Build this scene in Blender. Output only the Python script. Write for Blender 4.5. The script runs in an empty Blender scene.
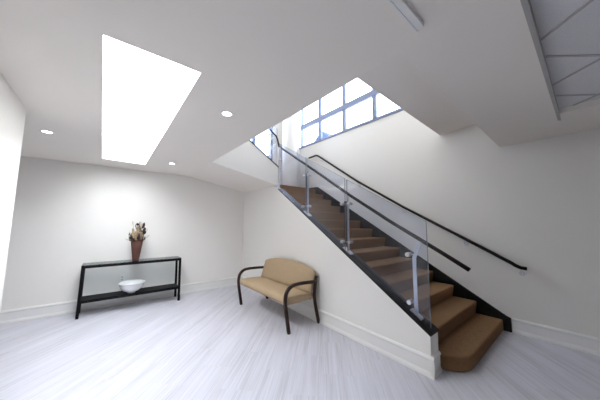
import bpy, bmesh, math, random
from mathutils import Vector, Matrix
random.seed(7)
C = bpy.context.scene.collection
PI = math.pi

# ------------------------------------------------------------------ materials
def new_mat(name):
    m = bpy.data.materials.new(name); m.use_nodes = True
    nt = m.node_tree; nt.nodes.clear()
    return m, nt, nt.nodes.new('ShaderNodeOutputMaterial')

def pbr(name, col, rough=.6, metal=0.0, bump=None, var=None, spec=.5, coat=0.0):
    """bump=(scale, strength); var=(scale, amount) gentle colour mottling"""
    m, nt, out = new_mat(name)
    b = nt.nodes.new('ShaderNodeBsdfPrincipled')
    b.inputs['Base Color'].default_value = (*col, 1)
    b.inputs['Roughness'].default_value = rough
    b.inputs['Metallic'].default_value = metal
    b.inputs['Specular IOR Level'].default_value = spec
    b.inputs['Coat Weight'].default_value = coat
    nt.links.new(b.outputs[0], out.inputs[0])
    tc = nt.nodes.new('ShaderNodeTexCoord')
    if var:
        n = nt.nodes.new('ShaderNodeTexNoise'); n.inputs['Scale'].default_value = var[0]; n.inputs['Detail'].default_value = 4
        r = nt.nodes.new('ShaderNodeValToRGB')
        r.color_ramp.elements[0].position = .35; r.color_ramp.elements[1].position = .65
        r.color_ramp.elements[0].color = (*[c*(1-var[1]) for c in col], 1)
        r.color_ramp.elements[1].color = (*[min(1, c*(1+var[1])) for c in col], 1)
        nt.links.new(tc.outputs['Object'], n.inputs['Vector'])
        nt.links.new(n.outputs['Fac'], r.inputs[0]); nt.links.new(r.outputs[0], b.inputs['Base Color'])
    if bump:
        n = nt.nodes.new('ShaderNodeTexNoise'); n.inputs['Scale'].default_value = bump[0]
        bp = nt.nodes.new('ShaderNodeBump'); bp.inputs['Strength'].default_value = bump[1]; bp.inputs['Distance'].default_value = .01
        nt.links.new(tc.outputs['Object'], n.inputs['Vector'])
        nt.links.new(n.outputs['Fac'], bp.inputs['Height']); nt.links.new(bp.outputs[0], b.inputs['Normal'])
    return m

def emit(name, col, s):
    m, nt, out = new_mat(name)
    e = nt.nodes.new('ShaderNodeEmission'); e.inputs[0].default_value = (*col, 1); e.inputs[1].default_value = s
    nt.links.new(e.outputs[0], out.inputs[0]); return m

def glass(name, tint, gloss_ior=1.5, rough=0.02):
    m, nt, out = new_mat(name)
    t = nt.nodes.new('ShaderNodeBsdfTransparent'); t.inputs[0].default_value = (*tint, 1)
    g = nt.nodes.new('ShaderNodeBsdfGlossy'); g.inputs['Roughness'].default_value = rough
    lw = nt.nodes.new('ShaderNodeLayerWeight'); pw = nt.nodes.new('ShaderNodeMath'); pw.operation = 'POWER'; pw.inputs[1].default_value = 5
    ma = nt.nodes.new('ShaderNodeMath'); ma.operation = 'MULTIPLY_ADD'; ma.inputs[1].default_value = .9; ma.inputs[2].default_value = ((gloss_ior-1)/(gloss_ior+1))**2
    mx = nt.nodes.new('ShaderNodeMixShader')
    nt.links.new(lw.outputs['Facing'], pw.inputs[0]); nt.links.new(pw.outputs[0], ma.inputs[0])
    nt.links.new(ma.outputs[0], mx.inputs[0]); nt.links.new(t.outputs[0], mx.inputs[1]); nt.links.new(g.outputs[0], mx.inputs[2])
    nt.links.new(mx.outputs[0], out.inputs[0]); return m

def floor_mat():
    m, nt, out = new_mat('linen_tile')
    L = nt.links.new
    b = nt.nodes.new('ShaderNodeBsdfPrincipled'); L(b.outputs[0], out.inputs[0])
    b.inputs['Roughness'].default_value = .42
    tc = nt.nodes.new('ShaderNodeTexCoord')
    rot = nt.nodes.new('ShaderNodeMapping'); rot.inputs['Rotation'].default_value = (0, 0, -PI/4)   # x' runs along (1,1)
    L(tc.outputs['Object'], rot.inputs['Vector'])
    br = nt.nodes.new('ShaderNodeTexBrick')
    br.inputs['Scale'].default_value = 1; br.inputs['Brick Width'].default_value = .61; br.inputs['Row Height'].default_value = .305
    br.inputs['Mortar Size'].default_value = .0008; br.inputs['Mortar Smooth'].default_value = .2
    br.inputs['Color1'].default_value = (0, 0, 0, 1); br.inputs['Color2'].default_value = (1, 1, 1, 1); br.inputs['Mortar'].default_value = (.5, .5, .5, 1)
    L(rot.outputs[0], br.inputs['Vector'])
    mul = nt.nodes.new('ShaderNodeMath'); mul.operation = 'MULTIPLY'; mul.inputs[1].default_value = 9
    L(br.outputs['Color'], mul.inputs[0])
    cols = []
    for sx, sy, det in ((1.6, 55, 3), (.9, 130, 2), (.5, 9, 2)):
        mp = nt.nodes.new('ShaderNodeMapping'); mp.inputs['Scale'].default_value = (sx, sy, 1)
        L(rot.outputs[0], mp.inputs['Vector'])
        n = nt.nodes.new('ShaderNodeTexNoise'); n.noise_dimensions = '4D'
        n.inputs['Scale'].default_value = 1; n.inputs['Detail'].default_value = det
        L(mp.outputs[0], n.inputs['Vector'])
        if sx > .6: L(mul.outputs[0], n.inputs['W'])
        cols.append(n.outputs['Fac'])
    a1 = nt.nodes.new('ShaderNodeMath'); a1.operation = 'ADD'; L(cols[0], a1.inputs[0]); L(cols[1], a1.inputs[1])
    a2 = nt.nodes.new('ShaderNodeMath'); a2.operation = 'ADD'; L(a1.outputs[0], a2.inputs[0]); L(cols[2], a2.inputs[1])
    d = nt.nodes.new('ShaderNodeMath'); d.operation = 'DIVIDE'; d.inputs[1].default_value = 3; L(a2.outputs[0], d.inputs[0])
    r = nt.nodes.new('ShaderNodeValToRGB'); cr = r.color_ramp
    cr.elements[0].position = .38; cr.elements[0].color = (.46, .45, .485, 1)
    cr.elements[1].position = .62; cr.elements[1].color = (.67, .665, .73, 1)
    e = cr.elements.new(.49); e.color = (.58, .575, .635, 1)
    L(d.outputs[0], r.inputs[0])
    mx = nt.nodes.new('ShaderNodeMixRGB'); mx.inputs[2].default_value = (.6, .59, .6, 1)
    L(br.outputs['Fac'], mx.inputs[0]); L(r.outputs[0], mx.inputs[1]); L(mx.outputs[0], b.inputs['Base Color'])
    return m

def weave_mat(name, c1, c2, scale):
    m, nt, out = new_mat(name); L = nt.links.new
    b = nt.nodes.new('ShaderNodeBsdfPrincipled'); b.inputs['Roughness'].default_value = .8; L(b.outputs[0], out.inputs[0])
    tc = nt.nodes.new('ShaderNodeTexCoord')
    w = nt.nodes.new('ShaderNodeTexWave'); w.bands_direction = 'Z'; w.inputs['Scale'].default_value = scale; w.inputs['Distortion'].default_value = 2.5
    w.inputs['Detail Scale'].default_value = 6
    L(tc.outputs['Object'], w.inputs['Vector'])
    r = nt.nodes.new('ShaderNodeValToRGB'); r.color_ramp.elements[0].color = (*c1, 1); r.color_ramp.elements[1].color = (*c2, 1)
    L(w.outputs['Fac'], r.inputs[0]); L(r.outputs[0], b.inputs['Base Color'])
    bp = nt.nodes.new('ShaderNodeBump'); bp.inputs['Strength'].default_value = .5; bp.inputs['Distance'].default_value = .01
    L(w.outputs['Fac'], bp.inputs['Height']); L(bp.outputs[0], b.inputs['Normal'])
    return m

M = dict(
    floor=floor_mat(),
    wall=pbr('wall_paint', (.84, .815, .78), .75, bump=(90, .04)),
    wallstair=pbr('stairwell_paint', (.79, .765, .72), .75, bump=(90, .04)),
    ceil=pbr('ceiling_paint', (.855, .81, .755), .8),
    trim=pbr('white_trim', (.82, .81, .79), .4),
    black=pbr('black_stained_wood', (.006, .0055, .0055), .4, var=(14, .3), spec=.25),
    stringer=pbr('ebony_stringer', (.008, .007, .007), .5, var=(14, .3), spec=.25),
    carpet=pbr('brown_carpet', (.275, .158, .082), .97, bump=(450, .8), var=(160, .3), spec=.1),
    rail=pbr('dark_walnut_rail', (.013, .006, .005), .5, spec=.25),
    railblack=pbr('black_rail', (.005, .0045, .0045), .35, spec=.3),
    steel=pbr('brushed_steel', (.62, .62, .64), .28, 1.0),
    steeldark=pbr('dark_steel', (.045, .02, .018), .4, 0),
    glass=glass('rail_glass', (.86, .88, .935), 1.5),
    glassedge=pbr('glass_edge', (.20, .22, .27), .15),
    pane=glass('window_glass', (.97, .98, 1.0), 1.3),
    tabletop=glass('table_glass', (.72, .78, .80), 1.5),
    frame=pbr('window_frame', (.20, .23, .34), .5),
    tile=pbr('ceiling_tile', (.76, .76, .765), .9, bump=(150, .3), var=(220, .06)),
    grid=pbr('ceiling_grid', (.50, .49, .48), .5),
    edge=pbr('grey_edge_trim', (.42, .41, .40), .5),
    fabric=pbr('tan_upholstery', (.42, .31, .195), .9, bump=(300, .3), var=(60, .06)),
    mahogany=pbr('mahogany', (.026, .009, .006), .3, var=(18, .35), spec=.35),
    ironblack=pbr('black_metal', (.005, .005, .006), .6, spec=.15),
    ceramic=pbr('white_ceramic', (.86, .86, .86), .2),
    wicker=weave_mat('brown_wicker', (.05, .018, .012), (.17, .065, .045), 26),
    straw=pbr('dried_straw', (.42, .32, .20), .9, var=(40, .35)),
    leafdark=pbr('dried_dark_leaf', (.035, .018, .02), .8, var=(30, .4)),
    stem=pbr('dried_stem', (.16, .10, .06), .9),
    pale=pbr('pale_plume', (.62, .56, .46), .95, var=(50, .2)),
    plastic=pbr('white_plastic', (.85, .85, .84), .35),
    shade=pbr('painted_shade', (.05, .05, .05), .6),
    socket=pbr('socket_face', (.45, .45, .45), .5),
    sky_panel=emit('skylight_diffuser', (.90, .95, 1.0), 14.5),
    lens=emit('downlight_lens', (1, .97, .90), 12.0),
    roof=pbr('blue_grey_shingle', (.025, .045, .12), .8, var=(6, .1)),
    siding=pbr('pale_siding', (.10, .12, .17), .8),
    ground=pbr('outside_ground', (.35, .36, .34), .9),
)

# ------------------------------------------------------------------ geometry helpers
def add_box(bm, x0, x1, y0, y1, z0, z1):
    vs = [bm.verts.new((x, y, z)) for x in (x0, x1) for y in (y0, y1) for z in (z0, z1)]
    for f in ((0,1,3,2),(4,6,7,5),(0,4,5,1),(2,3,7,6),(0,2,6,4),(1,5,7,3)):
        bm.faces.new([vs[i] for i in f])
    return vs

def add_prism(bm, pts, vec):
    """polygon pts (3D) extruded along vec"""
    vec = Vector(vec)
    a = [bm.verts.new(p) for p in pts]; b = [bm.verts.new(Vector(p)+vec) for p in pts]
    n = len(pts)
    bm.faces.new(a); bm.faces.new(b[::-1])
    for i in range(n):
        bm.faces.new((a[i], b[i], b[(i+1) % n], a[(i+1) % n]))

def add_hexa(bm, lo, hi):
    """lo, hi: four points each (same order)"""
    a = [bm.verts.new(p) for p in lo]; b = [bm.verts.new(p) for p in hi]
    bm.faces.new(a); bm.faces.new(b[::-1])
    for i in range(4):
        bm.faces.new((a[i], b[i], b[(i+1) % 4], a[(i+1) % 4]))

def add_tube(bm, pts, rad, seg=12, caps=True, flat=None):
    """sweep; rad a number or list; flat=(w,h) gives an elliptical/rect section"""
    pts = [Vector(p) for p in pts]; n = len(pts)
    rads = rad if isinstance(rad, (list, tuple)) else [rad]*n
    rings = []
    T0 = (pts[1]-pts[0]).normalized()
    up = Vector((0, 0, 1)) if abs(T0.z) < .95 else Vector((0, 1, 0))
    N = (up - T0*up.dot(T0)).normalized()
    for i, p in enumerate(pts):
        if i == 0: T = T0
        elif i == n-1: T = (pts[-1]-pts[-2]).normalized()
        else: T = ((pts[i+1]-p).normalized() + (p-pts[i-1]).normalized()).normalized()
        N = (N - T*N.dot(T)).normalized(); B = T.cross(N)
        ring = []
        for k in range(seg):
            a = 2*PI*(k+.5)/seg
            if flat:
                ca, sa = math.cos(a), math.sin(a); q = 4.0
                s = (abs(ca)**q + abs(sa)**q)**(-1/q)
                ring.append(bm.verts.new(p + N*(ca*s*flat[1]/2) + B*(sa*s*flat[0]/2)))
            else:
                ring.append(bm.verts.new(p + N*math.cos(a)*rads[i] + B*math.sin(a)*rads[i]))
        rings.append(ring)
    for i in range(n-1):
        for k in range(seg):
            bm.faces.new((rings[i][k], rings[i][(k+1) % seg], rings[i+1][(k+1) % seg], rings[i+1][k]))
    if caps:
        bm.faces.new(rings[0][::-1]); bm.faces.new(rings[-1])

def add_lathe(bm, prof, cx=0, cy=0, seg=32):
    rings = []
    for r, z in prof:
        if r < 1e-6: rings.append([bm.verts.new((cx, cy, z))])
        else: rings.append([bm.verts.new((cx+r*math.cos(2*PI*k/seg), cy+r*math.sin(2*PI*k/seg), z)) for k in range(seg)])
    for a, b in zip(rings, rings[1:]):
        for k in range(seg):
            k2 = (k+1) % seg
            if len(a) == 1 and len(b) == 1: continue
            if len(a) == 1: bm.faces.new((a[0], b[k2], b[k]))
            elif len(b) == 1: bm.faces.new((a[k], a[k2], b[0]))
            else: bm.faces.new((a[k], a[k2], b[k2], b[k]))

def obj(name, bm, m, parent=None, smooth=False, bevel=0.0, seg=2):
    bmesh.ops.recalc_face_normals(bm, faces=bm.faces)
    me = bpy.data.meshes.new(name); bm.to_mesh(me); bm.free()
    me.materials.append(M[m] if isinstance(m, str) else m)
    o = bpy.data.objects.new(name, me); C.objects.link(o)
    if parent:
        o.parent = parent
        if parent.type == 'EMPTY': o.matrix_parent_inverse = Matrix.Translation(-parent.location)
    if smooth:
        for p in me.polygons: p.use_smooth = True
    if bevel:
        b = o.modifiers.new('bevel', 'BEVEL'); b.width = bevel; b.segments = seg; b.limit_method = 'ANGLE'; b.angle_limit = .6
    return o

def struct(name, bm, m, parent=None, **k):
    o = obj(name, bm, m, parent, **k)
    if parent is None: o['kind'] = 'structure'
    return o

def thing(name, label, cat, loc=(0, 0, 0), group=None):
    o = bpy.data.objects.new(name, None); C.objects.link(o); o.location = loc
    o['label'] = label; o['category'] = cat
    if group: o['group'] = group
    return o

def tag(o, label, cat, group=None):
    o['label'] = label; o['category'] = cat
    if group: o['group'] = group
    return o

def B(): return bmesh.new()
def box(name, m, parent, *d, bevel=0.0):
    b = B(); add_box(b, *d); return obj(name, b, m, parent, bevel=bevel)

# ------------------------------------------------------------------ dimensions
XR, YB = 4.36, 5.35
YE = 1.038                         # near end of the stair wall
def XS(y): return 2.46 + .023*y    # outer face of the stair wall
XI = 2.66                          # inner face of the stair wall
ZL = 2.44
OX, OY0, OY1 = 1.25, .92, 3.81     # ceiling opening
XW, YF = -2.6, -3.4                # far left and rear of the room
TOP = 5.7
def CAP(y): return .374 + .631*(y-1.044)

# ------------------------------------------------------------------ floor and walls
b = B(); add_box(b, XW-.15, XR+.15, YF-.15, YB+.15, -.12, 0); struct('floor', b, 'floor')

b = B()     # back wall, with the upstairs window cut out
WX0, WX1, WZ0 = 2.15, 3.40, 3.02
add_box(b, XW-.15, XR, YB, YB+.15, 0, WZ0); add_box(b, XW-.15, WX0, YB, YB+.15, WZ0, TOP)
add_box(b, WX1, XR, YB, YB+.15, WZ0, TOP); add_box(b, WX0, WX1, YB, YB+.15, 5.2, TOP)
struct('wall_back', b, 'wall')

b = B()     # right wall with the clerestory window opening
RY0, RY1, RZ0, RZ1 = .15, 5.35, 3.72, 5.25  # near stretch, unseen behind the soffit, added to brighten the upper wall
add_box(b, XR, XR+.22, YF-.15, YB+.15, 0, RZ0); add_box(b, XR, XR+.22, YF-.15, RY0, RZ0, TOP)
add_box(b, XR, XR+.22, RY0, YB+.15, RZ1, TOP)
struct('wall_right', b, 'wallstair')

b = B(); add_box(b, -.85, -.62, YF, 3.05, 0, ZL); struct('wall_left', b, 'wall')
b = B(); add_box(b, XW-.15, XW, YF, YB, 0, ZL); struct('wall_far_left', b, 'wall')
b = B()
add_box(b, -.62, XR, YF-.15, YF, 2.3, TOP); add_box(b, -.62, XR, YF-.15, YF, 0, .35)
add_box(b, XW-.15, -.62, YF-.15, YF, 0, ZL)
add_box(b, -.62, XR, YF-.15, YF, .35, 2.3)
struct('wall_front', b, 'wall')

b = B()     # stair wall, skewed outer face, sloping top
pts_o = [(XS(YE), YE, 0), (XS(YB), YB, 0), (XS(YB), YB, 2.235), (XS(OY1+.2), OY1+.2, 2.235), (XS(OY1), OY1, CAP(OY1)), (XS(YE), YE, CAP(YE))]
pts_i = [(XI, p[1], p[2]) for p in pts_o]
a = [b.verts.new(p) for p in pts_o]; c = [b.verts.new(p) for p in pts_i]
b.faces.new(a); b.faces.new(c[::-1])
for i in range(6): b.faces.new((a[i], c[i], c[(i+1) % 6], a[(i+1) % 6]))
struct('wall_stair', b, 'wall')

# ------------------------------------------------------------------ ceilings
SX0, SX1, SY0, SY1 = -.115, .425, 1.553, 4.75
SKY = [(-.091, SY0), (.417, SY0-.006), (.436, SY1+.01), (-.138, SY1-.02)]
b = B()
def flat(q, z0, z1): add_hexa(b, [(x, y, z0) for x, y in q], [(x, y, z1) for x, y in q])
A, Bq, Cq, D = SKY
flat([(XW-.15, YF), (A[0], YF), A, (XW-.15, A[1])], ZL, ZL+.42)
flat([(XW-.15, A[1]), A, D, (XW-.15, D[1])], ZL, ZL+.42)
flat([(XW-.15, D[1]), D, (D[0], YB), (XW-.15, YB)], ZL, ZL+.42)
flat([(A[0], YF), (Bq[0], YF), Bq, A], ZL, ZL+.42)
flat([D, Cq, (Cq[0], YB), (D[0], YB)], ZL, ZL+.42)
flat([(Bq[0], YF), (OX, YF), (OX, Bq[1]), Bq], ZL, ZL+.42)
flat([Bq, (OX, Bq[1]), (OX, Cq[1]), Cq], ZL, ZL+.42)
flat([Cq, (OX, Cq[1]), (OX, YB), (Cq[0], YB)], ZL, ZL+.42)
struct('ceiling', b, 'ceil')
def ZB(x): return 2.44 + (2.58-2.44)*(x-OX)/(XR-OX)
TX, TY = 3.35, .103
def ZT(x): return ZB(x)+.05      # recess of the tiled ceiling
b = B()     # ceiling over the near right, rising gently to the right wall
def yseam(x): return .62 + (.729-.62)*(x-OX)/(XR-OX)
def slab(x0, x1, ya0, ya1, yb0, yb1, top=2.95):
    lo = [(x0, ya0, ZB(x0)), (x1, yb0, ZB(x1)), (x1, yb1, ZB(x1)), (x0, ya1, ZB(x0))]
    add_hexa(b, lo, [(p[0], p[1], top) for p in lo])
slab(OX, TX, TY, yseam(OX), TY, yseam(TX)); slab(TX, XR, TY, yseam(TX), TY, yseam(XR)); slab(TX, XR, YF, TY, YF, TY)
struct('ceiling', b, 'ceil')
b = B()     # raised soffit along the edge of the stair opening
lo = [(OX, .62, 2.44), (XR, .988, 3.018), (XR, 1.505, 2.984), (OX, OY0, 2.44)]
add_hexa(b, lo, [(OX, .62, 3.2), (XR, .70, 3.25), (XR, 1.505, 3.25), (OX, OY0, 3.2)])
struct('ceiling', b, 'ceil')
b = B()     # sloping ceiling between the opening and the back wall
lo = [(OX, OY1, 2.44), (OX, YB, 2.44), (XS(YB)+.02, YB, 2.205), (XS(OY1)+.02, OY1, 2.19)]
add_hexa(b, lo, [(p[0], p[1], p[2]+.1) for p in lo])
struct('ceiling', b, 'ceil')
b = B()     # wall of the upper flight, rising to the left
yf = OY1-.004
pts = [(OX, yf, 2.444), (XS(OY1)+.02, yf, 2.194), (2.60, yf, 2.19), (2.60, yf, 2.52), (OX, yf, 3.357)]
add_prism(b, pts, (0, .14, 0)); struct('wall_upper_flight', b, 'wallstair')
# tiled ceiling (diagonal grid) in its recess
b = B()
lo = [(OX-.2, YF, ZT(OX-.2)), (TX+.05, YF, ZT(TX+.05)), (TX+.05, TY+.05, ZT(TX+.05)), (OX-.2, TY+.05, ZT(OX-.2))]
add_hexa(b, lo, [(p[0], p[1], 2.9) for p in lo]); struct('ceiling', b, 'tile')
b = B()     # metal edge channel that runs a little past the corner of the tiles
XT = 3.56
for y0, y1, dz in ((TY-.010, TY, .016), (TY, TY+.012, .010)):
    lo = [(OX-.3, y0, ZB(OX-.3)-dz), (XT, y0, ZB(XT)-dz), (XT, y1, ZB(XT)-dz), (OX-.3, y1, ZB(OX-.3)-dz)]
    add_hexa(b, lo, [(p[0], p[1], ZB(p[0])+.06) for p in lo])
struct('trim_1', b, 'edge')
b = B()
add_hexa(b, [(TX-.008, YF, ZB(TX)-.001), (TX, YF, ZB(TX)-.001), (TX, TY, ZB(TX)-.001), (TX-.008, TY, ZB(TX)-.001)],
         [(TX-.008, YF, ZT(TX)+.01), (TX, YF, ZT(TX)+.01), (TX, TY, ZT(TX)+.01), (TX-.008, TY, ZT(TX)+.01)])
struct('trim_2', b, 'ceil')
b = B()
def tbar(px, py, ang):
    dx, dy = math.cos(ang), math.sin(ang); lo, hi = -1e9, 1e9
    for p, d, a0, a1 in ((px, dx, OX-.2, TX-.008), (py, dy, -2.9, TY-.012)):
        t0, t1 = (a0-p)/d, (a1-p)/d
        lo = max(lo, min(t0, t1)); hi = min(hi, max(t0, t1))
    if hi < lo+.05: return
    n = Vector((-dy, dx, 0))*.007; d = Vector((dx, dy, 0)); p = Vector((px, py, 0))
    Q = [p+d*lo-n, p+d*lo+n, p+d*hi+n, p+d*hi-n]; Q = [Vector((q.x, q.y, ZT(q.x)+.001)) for q in Q]
    add_hexa(b, Q, [q-Vector((0, 0, .008)) for q in Q])
for k in range(-4, 8):
    tbar(1.865+k*.78, .09, math.radians(47)); tbar(2.10+k*.82, .09, math.radians(-39))
struct('trim_3', b, 'grid')

# upper storey shell (seen through the opening, and closes it)
b = B(); add_box(b, -1.6, XR+.2, -.6, YB+.15, TOP, TOP+.15); struct('ceiling', b, 'ceil')
b = B(); add_box(b, -1.75, -1.6, -.6, YB+.15, 2.66, TOP); struct('wall_upper_left', b, 'wallstair')
b = B(); add_box(b, -1.6, XR, -.6, -.45, 2.96, TOP); struct('wall_upper_front', b, 'wallstair')

# ------------------------------------------------------------------ baseboards (profiled)
PROF = [(0, 0), (.024, 0), (.024, .022), (.017, .040), (.012, .048), (.012, .150), (.018, .156), (.020, .172), (.010, .188), (0, .190)]
def baseboard(name, p, q, nrm):
    bm = B(); p, q, nrm = Vector((*p, 0)), Vector((*q, 0)), Vector((*nrm, 0))
    a = [bm.verts.new(p + nrm*t + Vector((0, 0, z))) for t, z in PROF]
    c = [bm.verts.new(q + nrm*t + Vector((0, 0, z))) for t, z in PROF]
    bm.faces.new(a); bm.faces.new(c[::-1]); n = len(PROF)
    for i in range(n): bm.faces.new((a[i], c[i], c[(i+1) % n], a[(i+1) % n]))
    return struct(name, bm, 'trim')
baseboard('baseboard_back', (XW, YB), (XS(YB), YB), (0, -1))
baseboard('baseboard_stair', (XS(YE), YE-.03), (XS(YB), YB), (-1, 0))
baseboard('baseboard_stair_end', (XS(YE)-.02, YE), (XI, YE), (0, -1))
baseboard('baseboard_right', (XR, YF), (XR, .745), (-1, 0))
baseboard('baseboard_left', (-.62, YF), (-.62, 3.05), (1, 0))
baseboard('baseboard_left_end', (-.85, 3.05), (-.62, 3.05), (0, 1))

# ------------------------------------------------------------------ windows
def window(name, mk, long0, long1, z0, z1, bars, trans, fw=.05):
    """mk(l0,l1,z0,z1,inset0,inset1) -> box dims; frame with mullions, transoms, panes"""
    bm = B()
    add_box(bm, *mk(long0, long1, z0, z0+fw, 0, 1)); add_box(bm, *mk(long0, long1, z1-fw, z1, 0, 1))
    add_box(bm, *mk(long0, long0+fw, z0, z1, 0, 1)); add_box(bm, *mk(long1-fw, long1, z0, z1, 0, 1))
    for l, w in bars: add_box(bm, *mk(l-w/2, l+w/2, z0, z1, .0, .95))
    for z, h in trans: add_box(bm, *mk(long0, long1, z, z+h, -.15, .9))
    o = struct(name, bm, 'frame')
    bm = B(); add_box(bm, *mk(long0+fw, long1-fw, z0+fw, z1-fw, .45, .5))
    obj('window_pane', bm, 'pane', o)
    return o
mkR = lambda l0, l1, z0, z1, a, c: (XR+.03+a*.07, XR+.03+c*.07, l0, l1, z0, z1)
w1 = window('window_1', mkR, RY0, RY1, RZ0, RZ1, [(1.06, .09), (1.93, .09), (2.80, .09), (3.66, .09), (4.53, .09)], [(4.30, .13)])
bm = B(); add_box(bm, XR+.022, XR+.030, RY0+.05, RY1-.05, 4.300, 4.330); obj('shadow_strip', bm, 'shade', w1)  # dark strip standing in for the shadow line under the transom
bm = B(); add_box(bm, XR-.03, XR+.2, RY0-.02, RY1, RZ0-.035, RZ0-.001); obj('window_sill', bm, 'frame', w1)
mkB = lambda l0, l1, z0, z1, a, c: (l0, l1, YB+.03+a*.07, YB+.03+c*.07, z0, z1)
w2 = window('window_2', mkB, WX0, WX1, WZ0, 5.2, [(2.83, .07)], [(4.30, .1)])
bm = B(); add_box(bm, WX0, WX1, YB-.025, YB+.14, WZ0-.03, WZ0-.001); obj('window_sill', bm, 'frame', w2)
bm = B(); add_lathe(bm, [(0, 2.385), (.20, 2.385), (.20, TOP), (0, TOP)], 3.78, 5.10, 40)
tag(obj('column', bm, 'wallstair', smooth=False), 'round white column on the stair landing between the two windows', 'column')

# ------------------------------------------------------------------ skylight, downlights, hung housing
t = thing('skylight', 'long bright rectangular skylight in the ceiling above the console table side', 'skylight', (.157, 3.14, ZL))
bm = B(); w = .004; cx, cy = .157, 3.14
inn = [Vector((x, y, 0)) for x, y in SKY]; ins = [p + Vector((w if p.x < cx else -w, w if p.y < cy else -w, 0)) for p in inn]
for k in range(4):
    p, q, qi, pi_ = inn[k], inn[(k+1) % 4], ins[(k+1) % 4], ins[k]
    add_hexa(bm, [(v.x, v.y, ZL+.001) for v in (p, q, qi, pi_)], [(v.x, v.y, ZL+.35) for v in (p, q, qi, pi_)])
obj('frame', bm, 'trim', t)
bm = B(); add_hexa(bm, [(v.x, v.y, ZL+.355) for v in inn], [(v.x, v.y, ZL+.375) for v in inn]); obj('diffuser', bm, 'sky_panel', t)

DL = [(-.585, 3.70, 'small round recessed downlight left of the skylight, nearest the left wall'),
      (.772, 2.00, 'small round recessed downlight nearest the camera, right of the skylight near end'),
      (.771, 4.35, 'small round recessed downlight beyond the skylight far right corner, near the back wall')]
for x, y, lab in DL:
    t = thing('recessed_downlight', lab, 'ceiling light', (x, y, ZL), 'recessed ceiling downlights')
    bm = B(); add_lathe(bm, [(.040, ZL-.001), (.040, ZL-.006), (.056, ZL-.004), (.060, ZL)], x, y, 32); obj('trim_ring', bm, 'trim', t, True)
    bm = B(); add_lathe(bm, [(0, ZL-.003), (.041, ZL-.003), (.041, ZL-.001), (0, ZL-.001)], x, y, 32); obj('lens', bm, 'lens', t)

# linear housing hanging just under the ceiling at the top of the picture
t = thing('linear_ceiling_fixture', 'long narrow white box fixture on the ceiling at the top edge near the tiles', 'ceiling fixture', (.6, .46, ZL))
bm = B(); add_box(bm, .1, 1.14, .437, .472, ZL-.022, ZL); obj('housing', bm, 'plastic', t, bevel=.003)
bm = B(); add_box(bm, .1, 1.144, .470, .480, ZL-.026, ZL); obj('side_rail', bm, 'ceramic', t)

# ------------------------------------------------------------------ staircase
Y0, RUN, Z0, RISE = .833, .2915, .147, .172
st = thing('staircase', 'brown carpeted staircase rising along the right wall to the landing', 'staircase', ((XI+XR)/2, Y0, 0))
SR = XR-.032
def profile_step(i):
    yn, zt = Y0+RUN*i, Z0+RISE*i
    zb = max(0, zt-RISE-.0) if i else 0
    r = .018; pts = []
    y1 = yn+RUN+.05
    pts.append((yn+.022, zb)); pts.append((yn+.004, zt-.05))
    for k in range(5):
        a = PI - k*PI/8
        pts.append((yn+r+r*math.cos(a), zt-r+r*math.sin(a)))
    pts.append((y1, zt)); pts.append((y1, zb))
    return pts
N = 13
# bottom step with its rounded outer corner
bm = B(); r = .17; x0 = XI+.012; pl = []
yn, y1 = Y0, Y0+RUN+.05
pl += [(SR, yn), (3.10, yn-.006), (2.98, yn-.005), (2.90, yn), (2.84, yn+.018), (2.79, yn+.048), (2.75, yn+.088), (2.715, yn+.14), (2.695, yn+.18), (XI+.012, yn+.20)]
pl += [(x0, y1), (SR, y1)]
add_prism(bm, [(x, y, .0) for x, y in pl], (0, 0, Z0))
o = obj('step', bm, 'carpet', st, bevel=.02, seg=3); o['label'] = 'wide bottom step with a rounded corner'
for i in range(1, N):
    bm = B(); add_prism(bm, [(XI, y, z) for y, z in profile_step(i)], (SR-XI, 0, 0)); obj('step', bm, 'carpet', st)
zl = Z0+RISE*N; yl = Y0+RUN*N
bm = B(); add_box(bm, XI-.1, XR-.035, yl, YB-.002, zl-.17, zl); obj('landing', bm, 'carpet', st)
for k in range(4):    # upper flight
    x1 = 2.56-.29*k
    bm = B(); add_box(bm, x1-.34, x1, OY1+.15, YB-.002, zl+RISE*k-.02 if k else zl-.05, zl+RISE*(k+1)); obj('step', bm, 'carpet', st)
# right-hand stringer, on the wall
bm = B()
sp = [(.752, 0), (.752, .181), (.80, .20), (yl-.06, zl+.055), (YB, zl+.07), (YB, zl-.1), (yl, zl-.3), (1.10, 0)]
add_prism(bm, [(XR-.034, y, z) for y, z in sp], (.033, 0, 0))
o = obj('stringer', bm, 'stringer', st); o['label'] = 'black stringer board against the right wall'
# near stringer, on the inner side of the stair wall
bm = B()
sp = [(YE+.01, 0.0), (YE+.01, CAP(YE)), (OY1+.02, CAP(OY1+.02)), (OY1+.02, 1.7), (1.5, 0)]
add_prism(bm, [(XI+.001, y, z) for y, z in sp], (.022, 0, 0))
o = obj('stringer', bm, 'stringer', st); o['label'] = 'black stringer board on the inside of the stair wall'
# black caps
bm = B()
def cap(y0, y1):
    lo = [(XS(y0)-.004, y0, CAP(y0)), (XI+.03, y0, CAP(y0)), (XI+.03, y1, CAP(y1)), (XS(y1)-.004, y1, CAP(y1))]
    add_hexa(bm, lo, [(p[0], p[1], p[2]+.018) for p in lo])
cap(YE-.004, OY1)
cp = struct('trim_4', bm, 'black', bevel=.004)
bm = B()
lo = [(OX, OY1-.012, 3.357), (2.60, OY1-.012, 2.52), (2.60, OY1+.15, 2.52), (OX, OY1+.15, 3.357)]
add_hexa(bm, lo, [(p[0], p[1], p[2]+.025) for p in lo]); struct('trim_5', bm, 'black')

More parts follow.
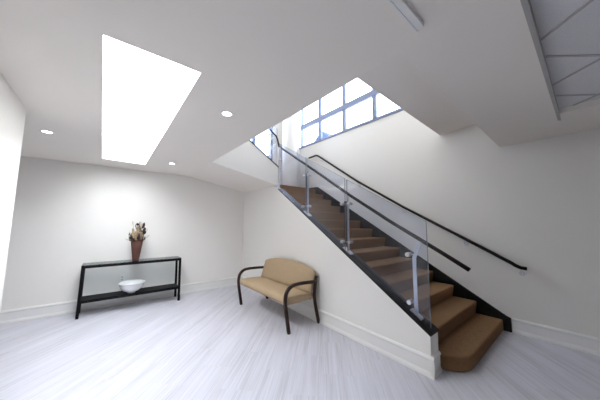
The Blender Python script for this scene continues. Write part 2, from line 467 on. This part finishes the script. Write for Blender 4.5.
# ------------------------------------------------------------------ glass balustrade
GX = 2.565
def CT(y): return CAP(y)+.018
RX = GX+.06
railpts = [(RX, .722, 1.030), (RX, .949, 1.166), (RX, 1.474, 1.468), (RX, 2.099, 1.853), (RX, 2.843, 2.345), (RX, 3.88, 3.01)]
railing = thing('glass_balustrade', 'glass balustrade with steel posts and dark handrail down the open stair side', 'railing', (GX, 2.4, CT(2.4)))
def gtop(y): return 1.480 + (2.09-1.48)/(2.135-1.068)*(y-1.068)
for y0, y1 in ((1.062, 2.10), (2.135, 2.955), (2.985, 3.80)):
    bm = B()
    lo = [(GX-.006, y0, CT(y0)+.004), (GX-.006, y1, CT(y1)+.004), (GX-.006, y1, gtop(y1)), (GX-.006, y0, gtop(y0))]
    add_prism(bm, lo, (.012, 0, 0)); g = obj('glass_panel', bm, 'glass', railing)
    bm = B()      # polished edges of the sheet
    add_box(bm, GX-.0065, GX+.0065, y0-.003, y0, CT(y0)+.02, gtop(y0)); 
    add_box(bm, GX-.0065, GX+.0065, y1, y1+.003, CT(y1)+.02, gtop(y1))
    a0 = [(GX-.0065, y0, gtop(y0)), (GX+.0065, y0, gtop(y0)), (GX+.0065, y1, gtop(y1)), (GX-.0065, y1, gtop(y1))]
    add_hexa(bm, a0, [(p[0], p[1], p[2]+.003) for p in a0])
    obj('glass_edge', bm, 'glassedge', g)
def post(y, full=True):
    z = CT(y); x = GX+.04
    p = box('post', 'steel', railing, x-.006, x+.006, y-.016, y+.016, z, z+.74, bevel=.002)
    p2 = box('back_blade', 'steeldark', p, x-.006, x+.006, y+.030, y+.062, z+.10, z+.70)
    bm = B()
    lo = [(x-.04, y-.06, CT(y-.06)), (x+.035, y-.06, CT(y-.06)), (x+.035, y+.07, CT(y+.07)), (x-.04, y+.07, CT(y+.07))]
    add_hexa(bm, lo, [(q[0], q[1], q[2]+.014) for q in lo]); obj('base_plate', bm, 'steel', p)
    for zz in (z+.13, z+.66):
        for dy in (-.055, .075):
            bm = B(); add_tube(bm, [(GX-.022, y+dy, zz), (x+.012, y+dy, zz)], .020, 16); obj('clamp', bm, 'steel', p)
            bm = B(); add_tube(bm, [(x, y+dy, zz), (x, y, zz)], .007, 8); obj('clamp_arm', bm, 'steel', p)
    # curved arm up to the handrail
    zr = 1.166 + (3.01-1.166)/(3.88-.949)*(y-.949)
    bm = B(); add_tube(bm, [(x, y, z+.70), (x, y-.012, z+.76), (RX-.005, y-.03, zr-.06), (RX, y-.03, zr-.012)], .008, 8); obj('rail_arm', bm, 'steel', p, True)
for y in (2.118, 2.970): post(y)
# end post: a slim blade that bends up to the rail
y = 1.215; z = CT(y); x = GX+.035
p = box('post', 'steel', railing, x-.006, x+.006, y-.020, y+.020, z, z+.60, bevel=.002)
bm = B(); add_prism(bm, [(x-.006, y-.02, z+.59), (x-.006, y+.02, z+.59), (x-.006, y-.055, z+.76), (x-.006, y-.085, z+.75)], (.012, 0, 0)); obj('rail_arm', bm, 'steel', p)
for zz in (z+.12, z+.62):
    bm = B(); add_tube(bm, [(GX-.024, y+.05, zz), (x+.012, y+.05, zz)], .024, 20); obj('clamp', bm, 'steel', p)
    bm = B(); add_tube(bm, [(x, y+.05, zz), (x, y, zz)], .007, 8); obj('clamp_arm', bm, 'steel', p)
bm = B(); lo = [(x-.04, y-.06, CT(y-.06)), (x+.03, y-.06, CT(y-.06)), (x+.03, y+.05, CT(y+.05)), (x-.04, y+.05, CT(y+.05))]
add_hexa(bm, lo, [(q[0], q[1], q[2]+.014) for q in lo]); obj('base_plate', bm, 'steel', p)
# newel at the top
y = 3.79
p = box('post', 'steel', railing, GX-.012, GX+.012, y-.016, y+.016, CT(y)-.0, 2.96, bevel=.003)
for zz in (CT(y)+.1, CT(y)+.35, CT(y)+.58):
    bm = B(); add_tube(bm, [(GX-.03, y-.03, zz), (GX+.03, y-.03, zz)], .017, 14); obj('clamp', bm, 'steel', p)
bm = B(); add_tube(bm, railpts, 0, 16, flat=(.056, .034)); obj('handrail', bm, 'rail', railing, True)

up = thing('glass_balustrade', 'short glass balustrade of the upper flight, rising left in front of the landing window', 'railing', (2.2, OY1+.05, 2.8))
def CU(x): return 2.545 + (3.357-2.52)/(2.60-OX)*(2.60-x)
yy = OY1+.05
bm = B(); add_prism(bm, [(2.56, yy, CU(2.56)+.004), (1.5, yy, CU(1.5)+.004), (1.5, yy, CU(1.5)+.80), (2.56, yy, CU(2.56)+.80)], (0, .012, 0)); obj('glass_panel', bm, 'glass', up)
p = box('post', 'steel', up, 2.355, 2.375, yy-.03, yy-.01, CU(2.365), CU(2.365)+.56)
for zz in (.08, .52):
    bm = B(); add_tube(bm, [(2.365, yy-.04, CU(2.365)+zz), (2.365, yy+.02, CU(2.365)+zz)], .02, 14); obj('clamp', bm, 'steel', p)
bm = B(); add_tube(bm, [(RX-.05, OY1+.02, 2.99), (2.535, OY1+.02, 3.14), (2.505, OY1+.02, 3.19), (2.29, OY1+.02, 3.33), (1.5, OY1+.02, 3.83)], 0, 12, flat=(.034, .020)); obj('handrail', bm, 'rail', up, True)

# ------------------------------------------------------------------ wall handrail
wr = thing('wall_handrail', 'round black handrail fixed to the right wall above the stairs', 'handrail', (XR, 2.5, 1.9))
HX = XR-.085
bm = B(); add_tube(bm, [(HX, .540, .880), (HX, .60, .885), (HX, .645, .905), (HX, .69, .935), (HX, 1.206, 1.230), (HX, 2.166, 1.770), (HX, 3.19, 2.395), (HX, 4.42, 3.235), (HX, 4.50, 3.285), (HX, 4.56, 3.30), (HX, 4.84, 3.29)], .023, 16)
obj('rail', bm, 'railblack', wr, True)
for y, z in ((.60, .885), (1.215, 1.235), (2.166, 1.77), (3.19, 2.395), (4.40, 3.22)):
    bm = B(); add_tube(bm, [(XR-.004, y, z-.085), (HX+.012, y, z-.085), (HX, y, z-.070), (HX, y, z-.016)], .008, 10); o = obj('bracket', bm, 'steel', wr, True)
    bm = B(); add_tube(bm, [(XR-.010, y, z-.085), (XR-.0005, y, z-.085)], .032, 20); obj('wall_flange', bm, 'steel', o)

# ------------------------------------------------------------------ bench
bn = thing('bench', 'tan upholstered two-seat bench with curved dark wood arms against the stair wall', 'bench', (2.2, 3.32, 0))
YA, YC = 2.60, 4.03      # near and far frames
def grid_mesh(f, nu, nv, close=True):
    bm = B(); V = [[bm.verts.new(f(i/nu, j/nv)) for j in range(nv+1)] for i in range(nu+1)]
    for i in range(nu):
        for j in range(nv): bm.faces.new((V[i][j], V[i+1][j], V[i+1][j+1], V[i][j+1]))
    return bm, V
# seat: section in x-z swept along y, waterfall front
sec = [(1.90, .385), (1.885, .415), (1.90, .445), (1.95, .462), (2.15, .462), (2.40, .445), (2.43, .425), (2.42, .355), (2.15, .345), (1.95, .350), (1.915, .36)]
bm = B(); rings = []
ys = [YA+.022, YA+.035, YA+.07, 3.0, 3.32, 3.6, YC-.07, YC-.035, YC-.022]
for y in ys:
    k = min(1, min(y-YA-.022, YC-.022-y)/.03+.0); s = .86+.14*max(0, min(1, k))
    rings.append([bm.verts.new((2.16+(x-2.16)*(.97+.03*min(1,k)), y, .405+(z-.405)*s)) for x, z in sec])
n = len(sec)
for a, c in zip(rings, rings[1:]):
    for i in range(n): bm.faces.new((a[i], c[i], c[(i+1) % n], a[(i+1) % n]))
bm.faces.new(rings[0]); bm.faces.new(rings[-1][::-1])
o = obj('seat', bm, 'fabric', bn, True)
# backrest, arched top, leaning back
def arch(y):
    u = (y-(YA+YC)/2)/((YC-YA)/2*.96); return .745 + .085*max(0, 1-abs(u)**2.6)
bm = B(); rows = []
ny = 24
for i in range(ny+1):
    y = YA+.01 + (YC-YA-.04)*i/ny; top = arch(y)
    e = min(1, min(i, ny-i)/1.5)
    zz = [.44, .50, .60, .5*(.62+top), top-.03, top-.008, top]
    fr = []; bk = []
    for z in zz:
        lean = .115*(z-.44)/.38
        th = .036*(.55+.45*e)*(1 if z < top-.02 else (.75 if z < top-.004 else .2))
        xc = 2.345+lean
        fr.append((xc-th-.012*e*math.sin(PI*min(1, (z-.44)/(top-.44))), y, z)); bk.append((xc+th, y, z))
    rows.append([bm.verts.new(p) for p in fr+bk[::-1]])
n = len(rows[0])
for a, c in zip(rows, rows[1:]):
    for i in range(n): bm.faces.new((a[i], c[i], c[(i+1) % n], a[(i+1) % n]))
bm.faces.new(rows[0]); bm.faces.new(rows[-1][::-1])
obj('backrest', bm, 'fabric', bn, True)
def bez(P, n=10):
    """Catmull-Rom through P"""
    P = [Vector(p) for p in P]; out = []
    Q = [P[0]*2-P[1]] + P + [P[-1]*2-P[-2]]
    for i in range(1, len(Q)-2):
        for k in range(n):
            t = k/n
            out.append(.5*((2*Q[i]) + (Q[i+1]-Q[i-1])*t + (2*Q[i-1]-5*Q[i]+4*Q[i+1]-Q[i+2])*t*t + (3*Q[i]-Q[i-1]-3*Q[i+1]+Q[i+2])*t**3))
    return out + [P[-1]]
for y in (YA, YC):
    bm = B()
    add_tube(bm, bez([(1.950, y, 0), (1.925, y, .15), (1.895, y, .32), (1.885, y, .43), (1.905, y, .53), (1.975, y, .595), (2.08, y, .615), (2.25, y, .612), (2.435, y, .60)], 5), 0, 12, flat=(.046, .046))
    obj('arm_frame', bm, 'mahogany', bn, True)
    bm = B()
    add_tube(bm, bez([(2.495, y, 0), (2.455, y, .16), (2.420, y, .32), (2.410, y, .45), (2.430, y, .60), (2.455, y, .68)], 5), 0, 12, flat=(.042, .042))
    obj('leg', bm, 'mahogany', bn, True)
bm = B()
for x in (2.02, 2.36): add_box(bm, x-.015, x+.015, YA+.03, YC-.03, .352, .375)
obj('seat_frame', bm, 'mahogany', bn)

# ------------------------------------------------------------------ console table
ct = thing('console_table', 'long black console table with glass top against the back wall', 'table', (.435, 5.09, 0))
CX0, CX1, CY0, CY1, CH = -.265, 1.135, 4.94, 5.26, .785
lw = .036
for x in (CX0, CX1-lw):
    for y in (CY0, CY1-lw):
        dx = (-.012 if x == CX0 else .012)
        bm = B(); add_hexa(bm, [(x+dx, y, 0), (x+lw+dx, y, 0), (x+lw+dx, y+lw, 0), (x+dx, y+lw, 0)], [(x, y, CH-.045), (x+lw, y, CH-.045), (x+lw, y+lw, CH-.045), (x, y+lw, CH-.045)])
        obj('leg', bm, 'ironblack', ct, bevel=.003)
bm = B()
for d in ((CX0, CX1, CY0, CY0+.03), (CX0, CX1, CY1-.03, CY1), (CX0, CX0+.03, CY0, CY1), (CX1-.03, CX1, CY0, CY1)): add_box(bm, *d, CH-.048, CH-.008)
obj('top_frame', bm, 'ironblack', ct, bevel=.002)
box('glass_top', 'tabletop', ct, CX0, CX1, CY0, CY1, CH-.008, CH)
box('shelf', 'ironblack', ct, CX0+.01, CX1-.01, CY0+.006, CY1-.006, .215, .258, bevel=.003)

# bowl on the shelf
bm = B()
add_lathe(bm, [(0, .2585), (.055, .2585), (.058, .268), (.05, .276), (.10, .290), (.145, .325), (.168, .37), (.178, .412), (.194, .422), (.194, .429), (.174, .428), (.158, .38), (.12, .325), (.06, .295), (0, .288)], .395, 5.03, 48)
tag(obj('bowl', bm, 'ceramic', smooth=True), 'wide white footed bowl on the lower shelf of the console table', 'bowl')

# vase with dried arrangement on the glass top
vx, vy = .425, 5.06
v = thing('vase', 'tall tapered brown wicker vase on the console table', 'vase', (vx, vy, CH))
bm = B(); add_lathe(bm, [(0, CH+.001), (.047, CH+.001), (.050, CH+.02), (.074, CH+.22), (.092, CH+.355), (.082, CH+.355), (.06, CH+.2), (.03, CH+.05), (0, CH+.05)], vx, vy, 32)
obj('body', bm, 'wicker', v, True)
bm = B(); add_tube(bm, [(vx+.09*math.cos(2*PI*k/24), vy+.09*math.sin(2*PI*k/24), CH+.355) for k in range(25)], .008, 8, caps=False); obj('rim', bm, 'wicker', v, True)
ar = thing('dried_flower_arrangement', 'bunch of dried grasses, pale seed heads and dark leaves in the wicker vase', 'dried flowers', (vx, vy, CH+.30))
rnd = random.Random(3)
zt = CH+.33
def leaf(bm, base, tip, w, curl=.02):
    base, tip = Vector(base), Vector(tip); d = tip-base
    s = d.cross(Vector((rnd.uniform(-1, 1), rnd.uniform(-1, 1), .3))).normalized()*w; nn = d.cross(s).normalized()*curl
    ns = 6; L = []; R_ = []; Mi = []
    for k in range(ns+1):
        t = k/ns; c = base+d*t + nn*math.sin(PI*t)*2; ww = math.sin(PI*min(1, t*.9+.08))
        L.append(bm.verts.new(c - s*ww + nn*.4)); Mi.append(bm.verts.new(c)); R_.append(bm.verts.new(c + s*ww + nn*.4))
    for k in range(ns):
        bm.faces.new((L[k], Mi[k], Mi[k+1], L[k+1])); bm.faces.new((Mi[k], R_[k], R_[k+1], Mi[k+1]))
def part(name, m, fn, *a, **k):
    bm = B(); fn(bm, *a, **k); return obj(name, bm, m, ar)
for k in range(52):
    a = rnd.uniform(0, 2*PI); sp = rnd.uniform(.02, .165); h = rnd.uniform(.10, .37) - sp*.5
    base = Vector((vx+.05*math.cos(a)*rnd.random(), vy+.05*math.sin(a)*rnd.random(), zt-.12))
    tip = Vector((vx+sp*math.cos(a), vy+sp*math.sin(a)*.7, zt+h)); mid = (base+tip)/2 + Vector((0, 0, .05))
    part('stem', 'stem', add_tube, bez([base, mid, tip], 4), .0022, 5)
    if k % 4 == 0:
        part('dark_leaf', 'leafdark', leaf, tip-(tip-mid)*.5, tip+Vector((.02*math.cos(a), .02*math.sin(a), .03)), .024, .012)
    elif k % 4 == 1:
        d = (tip-mid).normalized(); q = [tip + d*(n_*.016-.03) for n_ in range(6)]
        part('seed_head', 'pale', add_tube, q, [.002, .008, .011, .010, .006, .001], 7)
    else:
        part('straw_leaf', 'straw', leaf, mid, tip, .018, .01)
for k in range(16):
    a = 2*PI*k/16+rnd.uniform(-.2, .2); zz = rnd.uniform(.02, .14)
    part('straw_leaf' if k % 3 == 0 else 'dark_leaf', 'straw' if k % 3 == 0 else 'leafdark', leaf, (vx+.05*math.cos(a), vy+.05*math.sin(a), zt), (vx+(.09+.04*rnd.random())*math.cos(a), vy+(.09+.03*rnd.random())*math.sin(a), zt+zz+.03), .026, .015)
for k in range(7):   # straw bundle in the middle
    a = 2*PI*k/7
    part('straw_leaf', 'straw', leaf, (vx+.03*math.cos(a), vy+.03*math.sin(a), zt-.02), (vx+.06*math.cos(a), vy+.05*math.sin(a), zt+.19), .034, .015)
q = Vector((vx-.01, vy-.03, zt+.30)); part('stem', 'stem', add_tube, [(vx, vy, zt-.1), (vx+.01, vy, zt+.15), q], .003, 6)
part('seed_head', 'leafdark', add_tube, [q+Vector((0, 0, -.02)), q+Vector((0, 0, -.012)), q, q+Vector((0, 0, .014)), q+Vector((0, 0, .022))], [.004, .018, .024, .018, .004], 10)['label'] = 'dark round seed head at the top'

# wall outlet behind the bowl
t = thing('wall_outlet', 'small white wall outlet low on the back wall behind the console table', 'outlet', (.27, YB, .45))
box('cover_plate', 'plastic', t, .235, .305, YB-.007, YB-.0005, .395, .51, bevel=.002)
for z in (.43, .475):
    box('socket', 'socket', t, .258, .282, YB-.0085, YB-.006, z-.010, z+.010)

# ------------------------------------------------------------------ outside: neighbouring roofs seen through the windows
def house(cx, cy, wx, wy, hz, rz, label, ridge_x=True):
    t = thing('house', label, 'house', (cx, cy, 0))
    box('wall', 'siding', t, cx-wx/2, cx+wx/2, cy-wy/2, cy+wy/2, -1, hz)
    bm = B()
    if ridge_x: add_prism(bm, [(cx-wx/2-.2, cy-wy/2-.3, hz), (cx-wx/2-.2, cy+wy/2+.3, hz), (cx-wx/2-.2, cy, rz)], (wx+.4, 0, 0))
    else: add_prism(bm, [(cx-wx/2-.3, cy-wy/2-.2, hz), (cx+wx/2+.3, cy-wy/2-.2, hz), (cx, cy-wy/2-.2, rz)], (0, wy+.4, 0))
    obj('roof', bm, 'roof', t)
house(14.2, 12.4, 3.6, 3.2, 7.0, 8.55, 'blue-roofed house gable seen through the long side window')
house(11, 22, 7, 5, 7.0, 8.6, 'blue-grey roofed house seen low through the window behind the upper balustrade')
# ------------------------------------------------------------------ world, camera, view
w = bpy.data.worlds.new('daylight'); bpy.context.scene.world = w; w.use_nodes = True
nt = w.node_tree; bg = nt.nodes['Background']
bg.inputs[0].default_value = (.74, .85, 1.0, 1); bg.inputs[1].default_value = 6.2

for x, y, _ in DL:
    l = bpy.data.lights.new('downlight', 'SPOT'); l.energy = 4; l.spot_size = 2.0; l.spot_blend = .8; l.color = (1, .92, .8); l.shadow_soft_size = .04
    o = bpy.data.objects.new('downlight', l); C.objects.link(o); o.location = (x, y, ZL-.012)

cam = bpy.data.cameras.new('camera'); cam.sensor_width = 36; cam.lens = 233.885/600*36; cam.clip_start = .02; cam.clip_end = 200
co = bpy.data.objects.new('camera', cam); C.objects.link(co)
yaw, pit, rol = .6855, .0999, .0064
f = Vector((math.sin(yaw)*math.cos(pit), math.cos(yaw)*math.cos(pit), math.sin(pit)))
r = Vector((math.cos(yaw), -math.sin(yaw), 0)); u = r.cross(f)
r2 = r*math.cos(rol)+u*math.sin(rol); u2 = -r*math.sin(rol)+u*math.cos(rol)
co.matrix_world = Matrix(((r2.x, u2.x, -f.x, 0), (r2.y, u2.y, -f.y, 0), (r2.z, u2.z, -f.z, 1.45), (0, 0, 0, 1)))
sc = bpy.context.scene; sc.camera = co
sc.view_settings.view_transform = 'Standard'; sc.view_settings.look = 'None'; sc.view_settings.gamma = 1
sc.view_settings.use_curve_mapping = False; sc.view_settings.exposure = .45
sc.cycles.max_bounces = 10; sc.cycles.diffuse_bounces = 6; sc.cycles.transparent_max_bounces = 12
sc.cycles.sample_clamp_indirect = 6
